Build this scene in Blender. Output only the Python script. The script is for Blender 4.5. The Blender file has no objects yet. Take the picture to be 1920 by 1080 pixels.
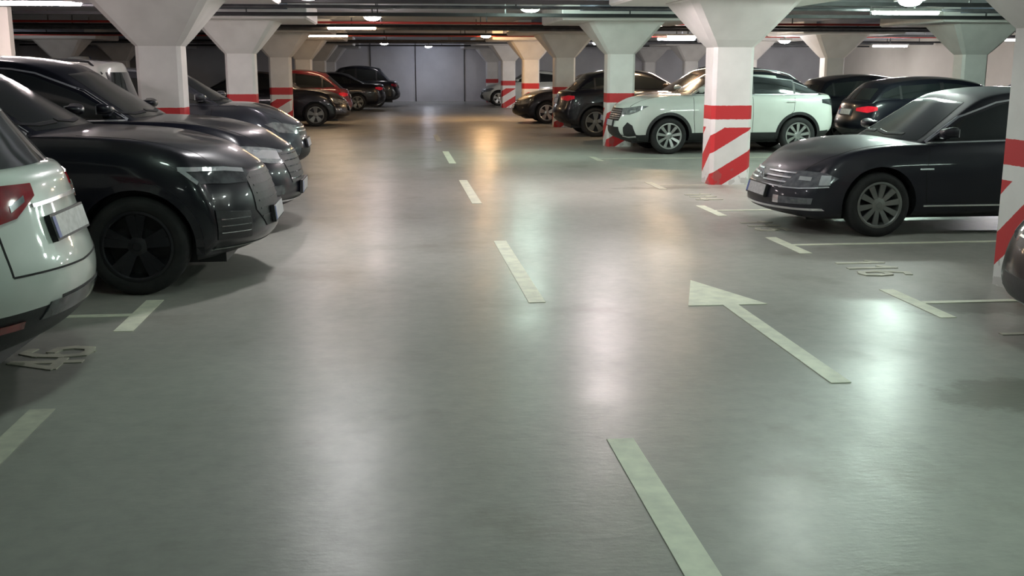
import bpy, bmesh, math, random
from mathutils import Vector, Matrix
from mathutils.bvhtree import BVHTree

random.seed(7)
SC = bpy.context.scene
COL = SC.collection
PI = math.pi

# ------------------------------------------------------------------ materials
def new_mat(name):
    m = bpy.data.materials.new(name)
    m.use_nodes = True
    nt = m.node_tree
    return m, nt, nt.nodes['Principled BSDF']

def setp(b, **k):
    names = dict(col='Base Color', rough='Roughness', metal='Metallic', coat='Coat Weight', crough='Coat Roughness',
                 spec='Specular IOR Level', ior='IOR', emc='Emission Color', ems='Emission Strength', trans='Transmission Weight', alpha='Alpha')
    for a, v in k.items():
        if a in ('col', 'emc'):
            v = (v[0], v[1], v[2], 1)
        b.inputs[names[a]].default_value = v

def nod(nt, t, **k):
    n = nt.nodes.new(t)
    for a, v in k.items():
        if a.startswith('i_'):
            key = a[2:]
            key = int(key) if key.isdigit() else key
            n.inputs[key].default_value = v
        else:
            setattr(n, a, v)
    return n

def noisy(name, c1, c2, scale=4, rough=.6, bump=0.0, detail=6, lo=.35, hi=.65, bscale=None, **k):
    m, nt, b = new_mat(name)
    tc = nod(nt, 'ShaderNodeTexCoord')
    n = nod(nt, 'ShaderNodeTexNoise', i_Scale=scale, i_Detail=detail)
    nt.links.new(tc.outputs['Object'], n.inputs['Vector'])
    r = nod(nt, 'ShaderNodeValToRGB')
    r.color_ramp.elements[0].position = lo; r.color_ramp.elements[1].position = hi
    r.color_ramp.elements[0].color = (*c1, 1); r.color_ramp.elements[1].color = (*c2, 1)
    nt.links.new(n.outputs[0], r.inputs[0]); nt.links.new(r.outputs[0], b.inputs['Base Color'])
    setp(b, rough=rough, **k)
    if bump:
        n2 = nod(nt, 'ShaderNodeTexNoise', i_Scale=bscale or scale * 6, i_Detail=4)
        nt.links.new(tc.outputs['Object'], n2.inputs['Vector'])
        bp = nod(nt, 'ShaderNodeBump', i_Strength=bump, i_Distance=.01)
        nt.links.new(n2.outputs[0], bp.inputs['Height']); nt.links.new(bp.outputs[0], b.inputs['Normal'])
    return m

def paint(name, c, metal=0.0, rough=.35, dirt=None, coat=1.0):
    d = dirt or tuple(x * .9 + .004 for x in c)
    m = noisy(name, c, d, scale=3, rough=rough, coat=coat, crough=.05, metal=metal, lo=.4, hi=.8, spec=.3)
    return m

M = {}
M['black_paint'] = paint('black_paint', (.004, .0045, .009), rough=.3, coat=.5)
M['dark_paint'] = paint('dark_grey_paint', (.014, .014, .021), metal=.1, rough=.45, coat=.25)
M['grey_paint'] = paint('grey_paint', (.05, .054, .07), metal=.5, rough=.38)
M['white_paint'] = paint('white_paint', (.60, .63, .59), rough=.3)
M['silver_white'] = paint('cream_paint', (.72, .69, .64), rough=.35)
M['red_paint'] = paint('red_paint', (.13, .008, .014), rough=.35)
M['tan_paint'] = paint('bronze_paint', (.12, .075, .045), metal=.3, rough=.35)
M['maroon'] = paint('maroon_paint', (.05, .012, .01), rough=.35)
M['glass'] = noisy('tinted_car_glass', (.012, .015, .016), (.02, .022, .022), scale=2, rough=.06, spec=.8)
M['windscreen'] = noisy('windscreen_glass', (.020, .023, .022), (.030, .031, .029), scale=2, rough=.2, spec=.4)
M['plastic'] = noisy('black_plastic', (.010, .010, .012), (.016, .016, .018), scale=8, rough=.5, bump=.1)
M['tyre'] = noisy('tyre_rubber', (.008, .008, .009), (.016, .016, .016), scale=10, rough=.8, bump=.2)
M['chrome'] = noisy('chrome', (.85, .85, .88), (.75, .75, .78), scale=5, rough=.22, metal=.75)
M['alloy'] = noisy('alloy', (.42, .43, .42), (.33, .34, .33), scale=5, rough=.3, metal=.75)
M['alloy_dark'] = noisy('dark_alloy', (.025, .025, .03), (.04, .04, .045), scale=5, rough=.3, metal=.6)
M['alloy_dim'] = noisy('dusty_alloy', (.17, .175, .17), (.23, .235, .22), scale=5, rough=.4, metal=.5)
M['lamp_glass'] = noisy('headlamp_lens', (.30, .32, .33), (.55, .57, .57), scale=14, rough=.08, metal=.7)
M['lamp_dark'] = noisy('smoked_lens', (.03, .032, .035), (.08, .085, .09), scale=12, rough=.08, spec=.8)
M['lamp_mid'] = noisy('grey_lens', (.10, .10, .115), (.17, .17, .185), scale=16, rough=.15, metal=.2)
M['lamp_bright'] = noisy('lamp_reflector', (.8, .82, .84), (.9, .9, .9), scale=10, rough=.15, metal=.8)
M['red_lens'] = noisy('red_lens', (.30, .006, .012), (.18, .004, .010), scale=9, rough=.1, coat=1)
M['red_lens_b'] = noisy('bright_red_lens', (.7, .012, .03), (.5, .01, .02), scale=9, rough=.1, coat=1)
M['red_lens_b'].node_tree.nodes['Principled BSDF'].inputs['Emission Color'].default_value = (1, .02, .05, 1)
M['red_lens_b'].node_tree.nodes['Principled BSDF'].inputs['Emission Strength'].default_value = .12
M['plate'] = noisy('plate_face', (.56, .57, .58), (.42, .43, .44), scale=30, rough=.35)
M['plate_blue'] = noisy('plate_blue_band', (.04, .08, .3), (.05, .1, .34), scale=30, rough=.35)
M['seam'] = noisy('panel_gap', (.004, .004, .004), (.006, .006, .006), scale=5, rough=.8)
M['steel'] = noisy('steel_pipe', (.10, .10, .11), (.16, .16, .17), scale=5, rough=.45, metal=.4)
M['cable'] = noisy('black_tray', (.012, .012, .014), (.022, .022, .025), scale=5, rough=.6)
M['red_pipe'] = noisy('red_pipe', (.42, .03, .02), (.32, .03, .025), scale=4, rough=.4)
M['fixture'] = noisy('fixture_housing', (.5, .5, .48), (.6, .6, .58), scale=5, rough=.5)
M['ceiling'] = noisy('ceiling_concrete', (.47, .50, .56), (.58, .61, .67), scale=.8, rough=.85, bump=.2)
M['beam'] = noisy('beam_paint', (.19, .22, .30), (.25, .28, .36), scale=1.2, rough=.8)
M['wall'] = noisy('wall_paint', (.58, .58, .61), (.68, .68, .71), scale=.9, rough=.8, bump=.1)
M['wall_warm'] = noisy('warm_wall_paint', (.72, .66, .59), (.80, .74, .67), scale=.6, rough=.8)
M['mark'] = noisy('worn_marking_paint', (.86, .87, .70), (.62, .63, .52), scale=9, rough=.55, lo=.35, hi=.8, detail=8)
M['mark_faint'] = noisy('faded_marking_paint', (.56, .55, .44), (.42, .41, .34), scale=12, rough=.55, lo=.3, hi=.7, detail=8)
M['blue_panel'] = noisy('blue_panel', (.10, .13, .26), (.13, .16, .30), scale=2, rough=.6)

def emis(name, c, s):
    m, nt, b = new_mat(name)
    setp(b, col=(.8, .8, .8), emc=c, ems=s, rough=.4)
    return m

# column paint with painted safety stripes: UV = (perimeter metres, height metres)
def column_mat():
    m, nt, b = new_mat('column_paint')
    L = nt.links.new
    uv = nod(nt, 'ShaderNodeUVMap', uv_map='UVMap')
    sp = nod(nt, 'ShaderNodeSeparateXYZ'); L(uv.outputs[0], sp.inputs[0])
    def mt(op, a, b_=None, c=None):
        n = nod(nt, 'ShaderNodeMath', operation=op)
        for i, v in enumerate((a, b_, c)):
            if v is None: continue
            if isinstance(v, (int, float)): n.inputs[i].default_value = v
            else: L(v, n.inputs[i])
        return n.outputs[0]
    tc = nod(nt, 'ShaderNodeTexCoord')
    nz = nod(nt, 'ShaderNodeTexNoise', i_Scale=25.0, i_Detail=3.0); L(tc.outputs['Object'], nz.inputs['Vector'])
    wob = mt('MULTIPLY', mt('SUBTRACT', nz.outputs[0], .5), .012)
    u = sp.outputs[0]; z = mt('ADD', sp.outputs[1], wob)
    band = mt('MULTIPLY', mt('GREATER_THAN', z, .915), mt('LESS_THAN', z, 1.105))
    ph = mt('SUBTRACT', z, mt('MULTIPLY', u, .60))
    fr = mt('FRACT', mt('DIVIDE', mt('ADD', ph, 5.33), .54))
    st = mt('MULTIPLY', mt('LESS_THAN', fr, .47), mt('MULTIPLY', mt('LESS_THAN', z, .80), mt('GREATER_THAN', z, .0)))
    red = mt('MAXIMUM', band, st)
    n1 = nod(nt, 'ShaderNodeTexNoise', i_Scale=2.2, i_Detail=8.0); L(tc.outputs['Object'], n1.inputs['Vector'])
    w = nod(nt, 'ShaderNodeValToRGB'); w.color_ramp.elements[0].color = (.74, .72, .70, 1); w.color_ramp.elements[1].color = (.84, .82, .80, 1)
    w.color_ramp.elements[0].position = .3; w.color_ramp.elements[1].position = .6
    L(n1.outputs[0], w.inputs[0])
    mx = nod(nt, 'ShaderNodeMix', data_type='RGBA'); L(red, mx.inputs[0]); L(w.outputs[0], mx.inputs[6]); mx.inputs[7].default_value = (.56, .030, .035, 1)
    # scuffed dirt near the floor
    n2 = nod(nt, 'ShaderNodeTexNoise', i_Scale=7.0, i_Detail=8.0); L(tc.outputs['Object'], n2.inputs['Vector'])
    d = mt('MULTIPLY', mt('GREATER_THAN', mt('SUBTRACT', n2.outputs[0], mt('MULTIPLY', z, .9)), .47), .35)
    mx2 = nod(nt, 'ShaderNodeMix', data_type='RGBA'); L(d, mx2.inputs[0]); L(mx.outputs[2], mx2.inputs[6]); mx2.inputs[7].default_value = (.20, .17, .15, 1)
    L(mx2.outputs[2], b.inputs['Base Color'])
    setp(b, rough=.5)
    return m
M['column'] = column_mat()

def floor_mat():
    m, nt, b = new_mat('floor_coating')
    L = nt.links.new
    tc = nod(nt, 'ShaderNodeTexCoord')
    def noise(s, d, rough=.5, sc=None):
        n = nod(nt, 'ShaderNodeTexNoise', i_Scale=s, i_Detail=d, i_Roughness=rough)
        if sc:
            mp = nod(nt, 'ShaderNodeMapping'); mp.inputs['Scale'].default_value = sc
            L(tc.outputs['Object'], mp.inputs[0]); L(mp.outputs[0], n.inputs['Vector'])
        else: L(tc.outputs['Object'], n.inputs['Vector'])
        return n.outputs[0]
    def ramp(f, *st):
        r = nod(nt, 'ShaderNodeValToRGB'); e = r.color_ramp.elements
        e[0].position, e[0].color = st[0][0], (*st[0][1], 1); e[1].position, e[1].color = st[-1][0], (*st[-1][1], 1)
        for p, c in st[1:-1]:
            x = e.new(p); x.color = (*c, 1)
        L(f, r.inputs[0]); return r.outputs[0]
    def mix(f, a, b_, mode='MIX'):
        x = nod(nt, 'ShaderNodeMix', data_type='RGBA', blend_type=mode)
        if isinstance(f, float): x.inputs[0].default_value = f
        else: L(f, x.inputs[0])
        for i, v in ((6, a), (7, b_)):
            if isinstance(v, tuple): x.inputs[i].default_value = (*v, 1)
            else: L(v, x.inputs[i])
        return x.outputs[2]
    base = ramp(noise(.35, 6), (.3, (.32, .315, .285)), (.55, (.37, .363, .33)), (.75, (.335, .325, .298)))
    fine = ramp(noise(9, 8, .65), (.35, (.90, .90, .90)), (.65, (1.04, 1.04, 1.03)))
    c = mix(1.0, base, fine, 'MULTIPLY')
    # brown grime patches and small dark tyre scuffs
    gr = ramp(noise(.8, 9, .62), (.56, (0, 0, 0)), (.70, (1, 1, 1)))
    c = mix(gr, c, (.25, .235, .20))
    sc = ramp(noise(2.6, 5, .7, (1.0, 4.0, 1)), (.68, (0, 0, 0)), (.73, (1, 1, 1)))
    sc2 = mix(1.0, sc, (.55, .55, .55), 'MULTIPLY')
    c = mix(sc2, c, (.17, .17, .15))
    # oily patches on the bay side of the lane
    for (sx, sy, rx, ry) in ((3.05, 4.85, .55, .40), (4.1, 6.75, .9, .35), (3.8, 14.3, 1.2, .25), (-2.3, 11.6, .8, .5)):
        mp = nod(nt, 'ShaderNodeMapping', vector_type='POINT')
        mp.inputs['Location'].default_value = (-sx / rx, -sy / ry, 0); mp.inputs['Scale'].default_value = (1 / rx, 1 / ry, 0)
        L(tc.outputs['Object'], mp.inputs[0])
        vl = nod(nt, 'ShaderNodeVectorMath', operation='LENGTH'); L(mp.outputs[0], vl.inputs[0])
        ad = nod(nt, 'ShaderNodeMath', operation='MULTIPLY_ADD'); L(noise(4.5, 8, .65), ad.inputs[0]); ad.inputs[1].default_value = -2.2; L(vl.outputs['Value'], ad.inputs[2])
        nr = nod(nt, 'ShaderNodeMapRange'); L(ad.outputs[0], nr.inputs[0]); nr.inputs[1].default_value = -.62; nr.inputs[2].default_value = -.30; nr.inputs[3].default_value = .6; nr.inputs[4].default_value = 0.0
        c = mix(nr.outputs[0], c, (.13, .12, .095))
    L(c, b.inputs['Base Color'])
    setp(b, coat=.13, crough=.27)
    ro = ramp(noise(1.6, 8, .6, (1, .6, 1)), (.3, (.30, .30, .30)), (.7, (.44, .44, .44)))
    L(ro, b.inputs['Roughness'])
    bp = nod(nt, 'ShaderNodeBump', i_Strength=.35, i_Distance=.004)
    L(noise(14, 5, .6, (1, 2.2, 1)), bp.inputs['Height']); L(bp.outputs[0], b.inputs['Normal']); L(bp.outputs[0], b.inputs['Coat Normal'])
    setp(b, spec=.20)
    return m
M['floor'] = floor_mat()

# ------------------------------------------------------------------ mesh helpers
def link(name, bm, mat, parent=None, smooth=None, mats=None):
    me = bpy.data.meshes.new(name)
    bm.normal_update(); bm.to_mesh(me); bm.free()
    for x in (mats or [mat]): me.materials.append(x)
    if smooth is not None:
        for p in me.polygons: p.use_smooth = True
        me.set_sharp_from_angle(angle=math.radians(smooth))
    o = bpy.data.objects.new(name, me)
    COL.objects.link(o)
    if parent: o.parent = parent
    return o

def inst(name, me, parent=None, loc=(0, 0, 0), rot=(0, 0, 0)):
    o = bpy.data.objects.new(name, me); COL.objects.link(o)
    o.parent = parent; o.location = loc; o.rotation_euler = rot
    return o

def empty(name, loc, rz=0):
    o = bpy.data.objects.new(name, None); COL.objects.link(o)
    o.location = loc; o.rotation_euler = (0, 0, rz); o.empty_display_size = .2
    return o

def tag(o, label, cat, group=None, kind=None):
    o['label'] = label; o['category'] = cat
    if group: o['group'] = group
    if kind: o['kind'] = kind
    return o

def box(bm, x0, x1, y0, y1, z0, z1):
    v = [bm.verts.new((x, y, z)) for x in (x0, x1) for y in (y0, y1) for z in (z0, z1)]
    for f in ((0, 1, 3, 2), (4, 6, 7, 5), (0, 4, 5, 1), (2, 3, 7, 6), (0, 2, 6, 4), (1, 5, 7, 3)):
        bm.faces.new([v[i] for i in f])
    return v

def boxobj(name, b, mat, parent=None, bev=0.0):
    bm = bmesh.new(); box(bm, *b)
    bmesh.ops.recalc_face_normals(bm, faces=bm.faces)
    if bev: bmesh.ops.bevel(bm, geom=list(bm.edges), offset=bev, segments=2, affect='EDGES')
    return link(name, bm, mat, parent, smooth=40 if bev else None)

def tube(bm, pts, r, n=8, closed=False):
    rings = []
    P = [Vector(p) for p in pts]
    for i, p in enumerate(P):
        if closed: d = P[(i + 1) % len(P)] - P[i - 1]
        else: d = P[min(i + 1, len(P) - 1)] - P[max(i - 1, 0)]
        d.normalize()
        a = Vector((0, 0, 1)) if abs(d.z) < .9 else Vector((1, 0, 0))
        s = d.cross(a).normalized(); t = s.cross(d)
        rings.append([bm.verts.new(p + r * (s * math.cos(2 * PI * k / n) + t * math.sin(2 * PI * k / n))) for k in range(n)])
    m = len(rings)
    for i in range(m if closed else m - 1):
        a, b = rings[i], rings[(i + 1) % m]
        for k in range(n): bm.faces.new((a[k], a[(k + 1) % n], b[(k + 1) % n], b[k]))
    if not closed:
        bm.faces.new(rings[0][::-1]); bm.faces.new(rings[-1])

def lathe(bm, prof, n=48, axis='Y', closed=False):
    rings = []
    for (r, h) in prof:
        ring = []
        for k in range(n):
            a = 2 * PI * k / n
            ring.append(bm.verts.new((r * math.cos(a), h, r * math.sin(a)) if axis == 'Y' else (r * math.cos(a), r * math.sin(a), h)))
        rings.append(ring)
    m = len(rings)
    for i in range(m if closed else m - 1):
        a, b = rings[i], rings[(i + 1) % m]
        for k in range(n): bm.faces.new((a[k], a[(k + 1) % n], b[(k + 1) % n], b[k]))
    return rings

def interp(tab, t):
    if t <= tab[0][0]: return tab[0][1]
    for (a, va), (b, vb) in zip(tab, tab[1:]):
        if t <= b:
            f = (t - a) / (b - a); return va + (vb - va) * f
    return tab[-1][1]

# ------------------------------------------------------------------ car builder
def cage(nu, nv, nw, fn):
    """surface of a box grid; fn(i,j,k)->point"""
    bm = bmesh.new(); V = {}
    def v(i, j, k):
        if (i, j, k) not in V: V[(i, j, k)] = bm.verts.new(fn(i, j, k))
        return V[(i, j, k)]
    for i in range(nu - 1):
        for j in range(nv - 1):
            bm.faces.new((v(i, j, 0), v(i, j + 1, 0), v(i + 1, j + 1, 0), v(i + 1, j, 0)))
            bm.faces.new((v(i, j, nw - 1), v(i + 1, j, nw - 1), v(i + 1, j + 1, nw - 1), v(i, j + 1, nw - 1)))
        for k in range(nw - 1):
            bm.faces.new((v(i, 0, k), v(i + 1, 0, k), v(i + 1, 0, k + 1), v(i, 0, k + 1)))
            bm.faces.new((v(i, nv - 1, k), v(i, nv - 1, k + 1), v(i + 1, nv - 1, k + 1), v(i + 1, nv - 1, k)))
    for j in range(nv - 1):
        for k in range(nw - 1):
            bm.faces.new((v(0, j, k), v(0, j, k + 1), v(0, j + 1, k + 1), v(0, j + 1, k)))
            bm.faces.new((v(nu - 1, j, k), v(nu - 1, j + 1, k), v(nu - 1, j + 1, k + 1), v(nu - 1, j, k + 1)))
    bmesh.ops.recalc_face_normals(bm, faces=bm.faces)
    return bm

def apply_mods(o):
    dg = bpy.context.evaluated_depsgraph_get()
    me = bpy.data.meshes.new_from_object(o.evaluated_get(dg))
    o.modifiers.clear()
    old = o.data; o.data = me
    bpy.data.meshes.remove(old)

SUV = dict(L=4.5, W=1.85, H=1.65, hf=.80, hc=1.10, c0=1.20, r0=2.05, r1=3.75, c1=4.28, br=1.10, rear_h=1.05, wb=2.68, fo=.92, wr=.35,
           sill=.26, b0=.24, roof_drop_f=.10, roof_drop_r=.12, bow=.30, bowr=.18, lean=.10, leanr=.10, tumble=.22, clad=True, hood_mid=.06,
           flare=True, front_z=.95)
SEDAN = dict(L=4.75, W=1.82, H=1.46, hf=.68, hc=.96, c0=1.22, r0=2.05, r1=3.35, c1=4.20, br=1.02, rear_h=.98, wb=2.71, fo=.95, wr=.325,
             sill=.20, b0=.19, roof_drop_f=.07, roof_drop_r=.10, bow=.34, bowr=.2, lean=.12, leanr=.06, tumble=.24, clad=False, hood_mid=.05,
             flare=False, front_z=.8)
HATCH = dict(SUV, L=4.35, W=1.8, H=1.48, hf=.72, hc=.98, br=1.0, rear_h=.95, wr=.32, sill=.2, b0=.2, clad=False, flare=False, c1=4.18, r1=3.55, c0=1.1, r0=1.95, wb=2.6, fo=.85)

def make_wheel_meshes(r, w, rim_mat, style):
    """axis along Y, outer face towards -Y"""
    key = (round(r, 3), rim_mat.name, style)
    if key in WHEELS: return WHEELS[key]
    rr = r * .70
    bm = bmesh.new()
    lathe(bm, [(rr - .005, -w * .40), (rr + .012, -w * .5), (rr + (r - rr) * .55, -w * .535), (r - .022, -w * .48), (r - .004, -w * .38), (r, -w * .2), (r, w * .2), (r - .004, w * .38),
               (r - .022, w * .48), (rr + .012, w * .5), (rr - .005, w * .4)], 56, closed=True)
    # tread grooves
    bmesh.ops.recalc_face_normals(bm, faces=bm.faces)
    me_t = bpy.data.meshes.new('tyre'); bm.to_mesh(me_t); bm.free(); me_t.materials.append(M['tyre'])
    for p in me_t.polygons: p.use_smooth = True
    # rim: outer lip, barrel, spokes, hub
    bm = bmesh.new()
    lathe(bm, [(rr + .006, -w * .50), (rr - .012, -w * .505), (rr - .022, -w * .46), (rr - .03, -w * .1), (rr - .03, w * .35), (rr, w * .35)], 56)
    lathe(bm, [(rr - .03, w * .05), (.06, w * .05), (.001, w * .05)], 40)
    for f in list(bm.faces)[-80:]: f.material_index = 1
    n, half, gap = style
    def spoke(a, w0, w1):
        pts = []
        for (rad, ww, y) in ((.045, w0, -w * .40), (rr * .5, (w0 + w1) * .5, -w * .44), (rr - .012, w1, -w * .47)):
            for s in (-1, 1):
                for dy in (0, .022):
                    c, sn = math.cos(a), math.sin(a)
                    pts.append(bm.verts.new((rad * c - s * ww * sn, y + dy + (.004 if s > 0 else 0), rad * sn + s * ww * c)))
        for q in (0, 4):
            a0, a1, a2, a3, b0, b1, b2, b3 = pts[q:q + 8]
            for fc in ((a0, a2, b2, b0), (a1, b1, b3, a3), (a0, b0, b1, a1), (a2, a3, b3, b2)): bm.faces.new(fc)
    for k in range(n):
        a = 2 * PI * (k + .25) / n
        if gap:
            spoke(a - gap, half * .6, half); spoke(a + gap, half * .6, half)
        else: spoke(a, half * .6, half)
    lathe(bm, [(.001, -w * .45), (.03, -w * .45), (.034, -w * .43), (.07, -w * .40), (.075, -w * .3)], 24)
    bmesh.ops.recalc_face_normals(bm, faces=bm.faces)
    me_r = bpy.data.meshes.new('rim'); bm.to_mesh(me_r); bm.free()
    me_r.materials.append(rim_mat); me_r.materials.append(M['plastic'])
    for p in me_r.polygons: p.use_smooth = True
    me_r.set_sharp_from_angle(angle=.6)
    WHEELS[key] = (me_t, me_r)
    return WHEELS[key]
WHEELS = {}

def make_car(name, label, S, body_mat, loc, rz, rim=None, style=(5, .035, .16), group=None, details='full', front=None, rear=None,
             trim=None, plate_f=True, plate_r=True, rails=False, mirror_mat=None, winframe=None):
    L, W, H = S['L'], S['W'], S['H']; hw = W / 2
    root = empty(name, loc, rz); tag(root, label, 'car', group)
    X = lambda t: t - L / 2
    c0, r0, r1, c1 = S['c0'], S['r0'], S['r1'], S['c1']
    top = [(0, S['hf'] - .03), (.10, S['hf'] + .02), (.35, S['hf'] + (S['hc'] - S['hf']) * .42 + S['hood_mid'] * .5), (c0 * .7, S['hf'] + (S['hc'] - S['hf']) * .82 + S['hood_mid'] * .4), (c0, S['hc']), (c0 + .6, S['hc'] + .01),
           (c1 - .3, S['br']), (L - .35, max(S['rear_h'], S['br'] - .02)), (L - .08, S['rear_h']), (L, S['rear_h'] - .06)]
    bot = [(0, S['b0'] + .05), (.15, S['b0']), (.6, S['sill'] - .03), (S['fo'] + .5, S['sill']), (L - 1.3, S['sill']), (L - .45, S['sill'] + .02), (L - .1, S['b0'] + .06), (L, S['b0'] + .12)]
    plan = [(0, hw * .86), (.12, hw * .925), (.35, hw * .965), (.8, hw), (L - .8, hw), (L - .3, hw * .965), (L - .1, hw * .92), (L, hw * .85)]
    T = [0, .06, .16, .32, .5, .7, .92, c0 * 1.0 if c0 > 1 else 1.05, c0 + .35, c0 + .8, L * .5, L * .62, L - 1.15, L - .85, L - .6, L - .38, L - .2, L - .08, L]
    Vv = [-1, -.95, -.8, -.4, 0, .4, .8, .95, 1]
    Ww = [0, .10, .24, .42, .60, .76, .90, 1]
    side = [(0, .90), (.10, .965), (.24, .985), (.42, .995), (.60, 1.0), (.76, .985), (.90, .955), (1, .90)]
    leanF = [(0, S.get('tuck', .10)), (.10, S.get('tuck', .10) * .3), (.24, 0), (.42, .015), (.60, .035), (.76, S['lean'] * .6), (1, S['lean'] * 1.2)]
    leanR = [(0, .10), (.10, .03), (.24, 0), (.42, .0), (.60, S['leanr'] * .5), (.76, S['leanr'] * .8), (1, S['leanr'] * 1.2)]
    def lower(i, j, k):
        t, v, w = T[i], Vv[j], Ww[k]
        fF = max(0, 1 - t / .95) ** 1.6; fR = max(0, 1 - (L - t) / .8) ** 1.6
        x = t + fF * (S['bow'] * abs(v) ** 2.6 + interp(leanF, w)) - fR * (S['bowr'] * abs(v) ** 2.8 + interp(leanR, w))
        y = v * interp(plan, t) * interp(side, w)
        zb, zt = interp(bot, t), interp(top, t)
        z = zb + (zt - zb) * w + (w ** 3) * .035 * (1 - v * v)
        return (X(x), y, z)
    bmL = cage(len(T), len(Vv), len(Ww), lower)
    ol = link('body', bmL, body_mat, root)
    md = ol.modifiers.new('s', 'SUBSURF'); md.levels = 2
    apply_mods(ol)
    # greenhouse
    nU = 11
    SS = [0, .05, .14, .28, .42, .56, .70, .82, .92, .97, 1]
    VV = [-1, -.93, -.75, -.35, 0, .35, .75, .93, 1]
    WW = [0, .2, .45, .7, .88, 1]
    def roofz(t):
        m = (r0 + r1) / 2 - .1
        if t < m: return H - S['roof_drop_f'] * ((m - t) / (m - r0)) ** 2
        return H - S['roof_drop_r'] * ((t - m) / (r1 - m)) ** 2
    def green(i, j, k):
        s, v, w = SS[i], VV[j], WW[k]
        tb = c0 + s * (c1 - c0); tt = r0 + s * (r1 - r0)
        t = tb + (tt - tb) * (w ** .92)
        hb = hw * .90; hr = hw * (.90 - S['tumble'])
        taper = 1 - .10 * max(0, (t - L * .55) / (L * .45)) ** 1.5 - .07 * max(0, 1 - (t - c0) / .9) ** 1.5
        y = v * (hb + (hr - hb) * w ** 1.15) * taper
        ff = max(0, 1 - s / .3) ** 1.5; fr = max(0, 1 - (1 - s) / .3) ** 1.5
        t += ff * .16 * abs(v) ** 2.2 * (1 - .3 * w) - fr * S.get('gbow', .12) * abs(v) ** 2.2
        zb = interp(top, t) - .06
        z = zb + (roofz(tt) - .0 - zb) * w + (w ** 4) * .03 * (1 - v * v) - (.0 if w < 1 else .02 * abs(v) ** 4)
        return (X(t), y, z)
    bmG = cage(nU, len(VV), len(WW), green)
    og = link('tmp', bmG, body_mat)
    md = og.modifiers.new('s', 'SUBSURF'); md.levels = 2
    apply_mods(og)
    # BVH of whole painted surface
    bmA = bmesh.new(); bmA.from_mesh(ol.data); bmA.from_mesh(og.data)
    bvh = BVHTree.FromBMesh(bmA); bmA.free()
    # wheel arches
    wx = [S['fo'], S['fo'] + S['wb']]; R = S['wr'] + .055; wz = S['wr']
    bmC = bmesh.new()
    for xx in wx:
        for s in (-1, 1):
            prof = [(R, s * (hw + .1)), (R, s * (hw - .34))]
            n = 40
            rs = []
            for (r, h) in prof:
                rs.append([bmC.verts.new((X(xx) + r * math.cos(2 * PI * k / n), h, wz + r * math.sin(2 * PI * k / n) * 1.0)) for k in range(n)])
            for k in range(n): bmC.faces.new((rs[0][k], rs[0][(k + 1) % n], rs[1][(k + 1) % n], rs[1][k]))
            bmC.faces.new(rs[0][::-1]); bmC.faces.new(rs[1])
    bmesh.ops.recalc_face_normals(bmC, faces=bmC.faces)
    oc = link('cut', bmC, M['plastic'], root); bpy.context.view_layer.update()
    md = ol.modifiers.new('b', 'BOOLEAN'); md.operation = 'DIFFERENCE'; md.object = oc; md.solver = 'EXACT'
    apply_mods(ol)
    # merge greenhouse in and assign materials
    bm = bmesh.new(); bm.from_mesh(ol.data)
    for f in bm.faces:
        f.material_index = 0
        c = f.calc_center_median()
        for xx in wx:
            if math.hypot(c.x - X(xx), c.z - wz) < R + .004 and abs(c.y) < hw - .03 and (abs(f.normal.y) < .5 or math.hypot(c.x - X(xx), c.z - wz) < R - .02): f.material_index = 1
        t = c.x + L / 2; zb, zt = interp(bot, t), interp(top, t)
        q = (c.z - zb) / (zt - zb)
        if q < (.17 if S['clad'] else .055): f.material_index = 1
        if S.get('rear_clad') and q < .245 and t > L - .95: f.material_index = 1
    nlow = len(bm.faces)
    bm.from_mesh(og.data)
    bm.faces.ensure_lookup_table()
    for f in list(bm.faces)[nlow:]:
        f.material_index = 0
        c = f.calc_center_median(); t = c.x + L / 2
        if S.get('float') and c.z > interp(top, t) + .0 and t > r1 - .45 and c.z < roofz(max(r0, min(r1, t))) - .04: f.material_index = 2
        if S.get('float') and c.z >= roofz(max(r0, min(r1, t))) - .075 and f.normal.z > .45 and r0 - .05 < t: f.material_index = 2
    bpy.data.objects.remove(og); bpy.data.objects.remove(oc)
    me = ol.data; me.materials.clear(); me.materials.append(body_mat); me.materials.append(M['plastic']); me.materials.append(M['black_paint'])
    bm.to_mesh(me); bm.free()
    for p in me.polygons: p.use_smooth = True
    me.set_sharp_from_angle(angle=math.radians(38))

    # ---- surface patches
    def basis(d):
        d = Vector(d).normalized()
        s = Vector((0, 0, 1)).cross(d) if abs(d.z) < .9 else Vector((0, 1, 0))
        s.normalize(); u = d.cross(s)
        return d, s, u
    def cast(p, d):
        h = bvh.ray_cast(p - d * 4, d)
        if h[0] is None:
            h = bvh.find_nearest(p)
            return h[0]
        return h[0]
    def patch(pname, pts, d, mat, off=.006, parent=root, cell=.05, smooth=True, back=.012):
        d, s, u = basis(d)
        P2 = [(Vector(p).dot(s), Vector(p).dot(u)) for p in pts]
        dep = sum(Vector(p).dot(d) for p in pts) / len(pts)
        bm = bmesh.new()
        f = bm.faces.new([bm.verts.new((a, b, 0)) for a, b in P2])
        for ax in (0, 1):
            lo = min(p[ax] for p in P2); hi = max(p[ax] for p in P2)
            n = int((hi - lo) / cell)
            for i in range(1, n + 1):
                co = [0, 0, 0]; co[ax] = lo + (hi - lo) * i / (n + 1)
                no = [0, 0, 0]; no[ax] = 1
                bmesh.ops.bisect_plane(bm, geom=list(bm.verts) + list(bm.edges) + list(bm.faces), plane_co=co, plane_no=no)
        for v in bm.verts:
            p = s * v.co.x + u * v.co.y + d * dep
            v.co = cast(p, d) - d * off
        vs = list(bm.verts)
        ret = bmesh.ops.extrude_face_region(bm, geom=list(bm.faces))
        for v in [g for g in ret['geom'] if isinstance(g, bmesh.types.BMVert)]: v.co += d * (off + back)
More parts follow.
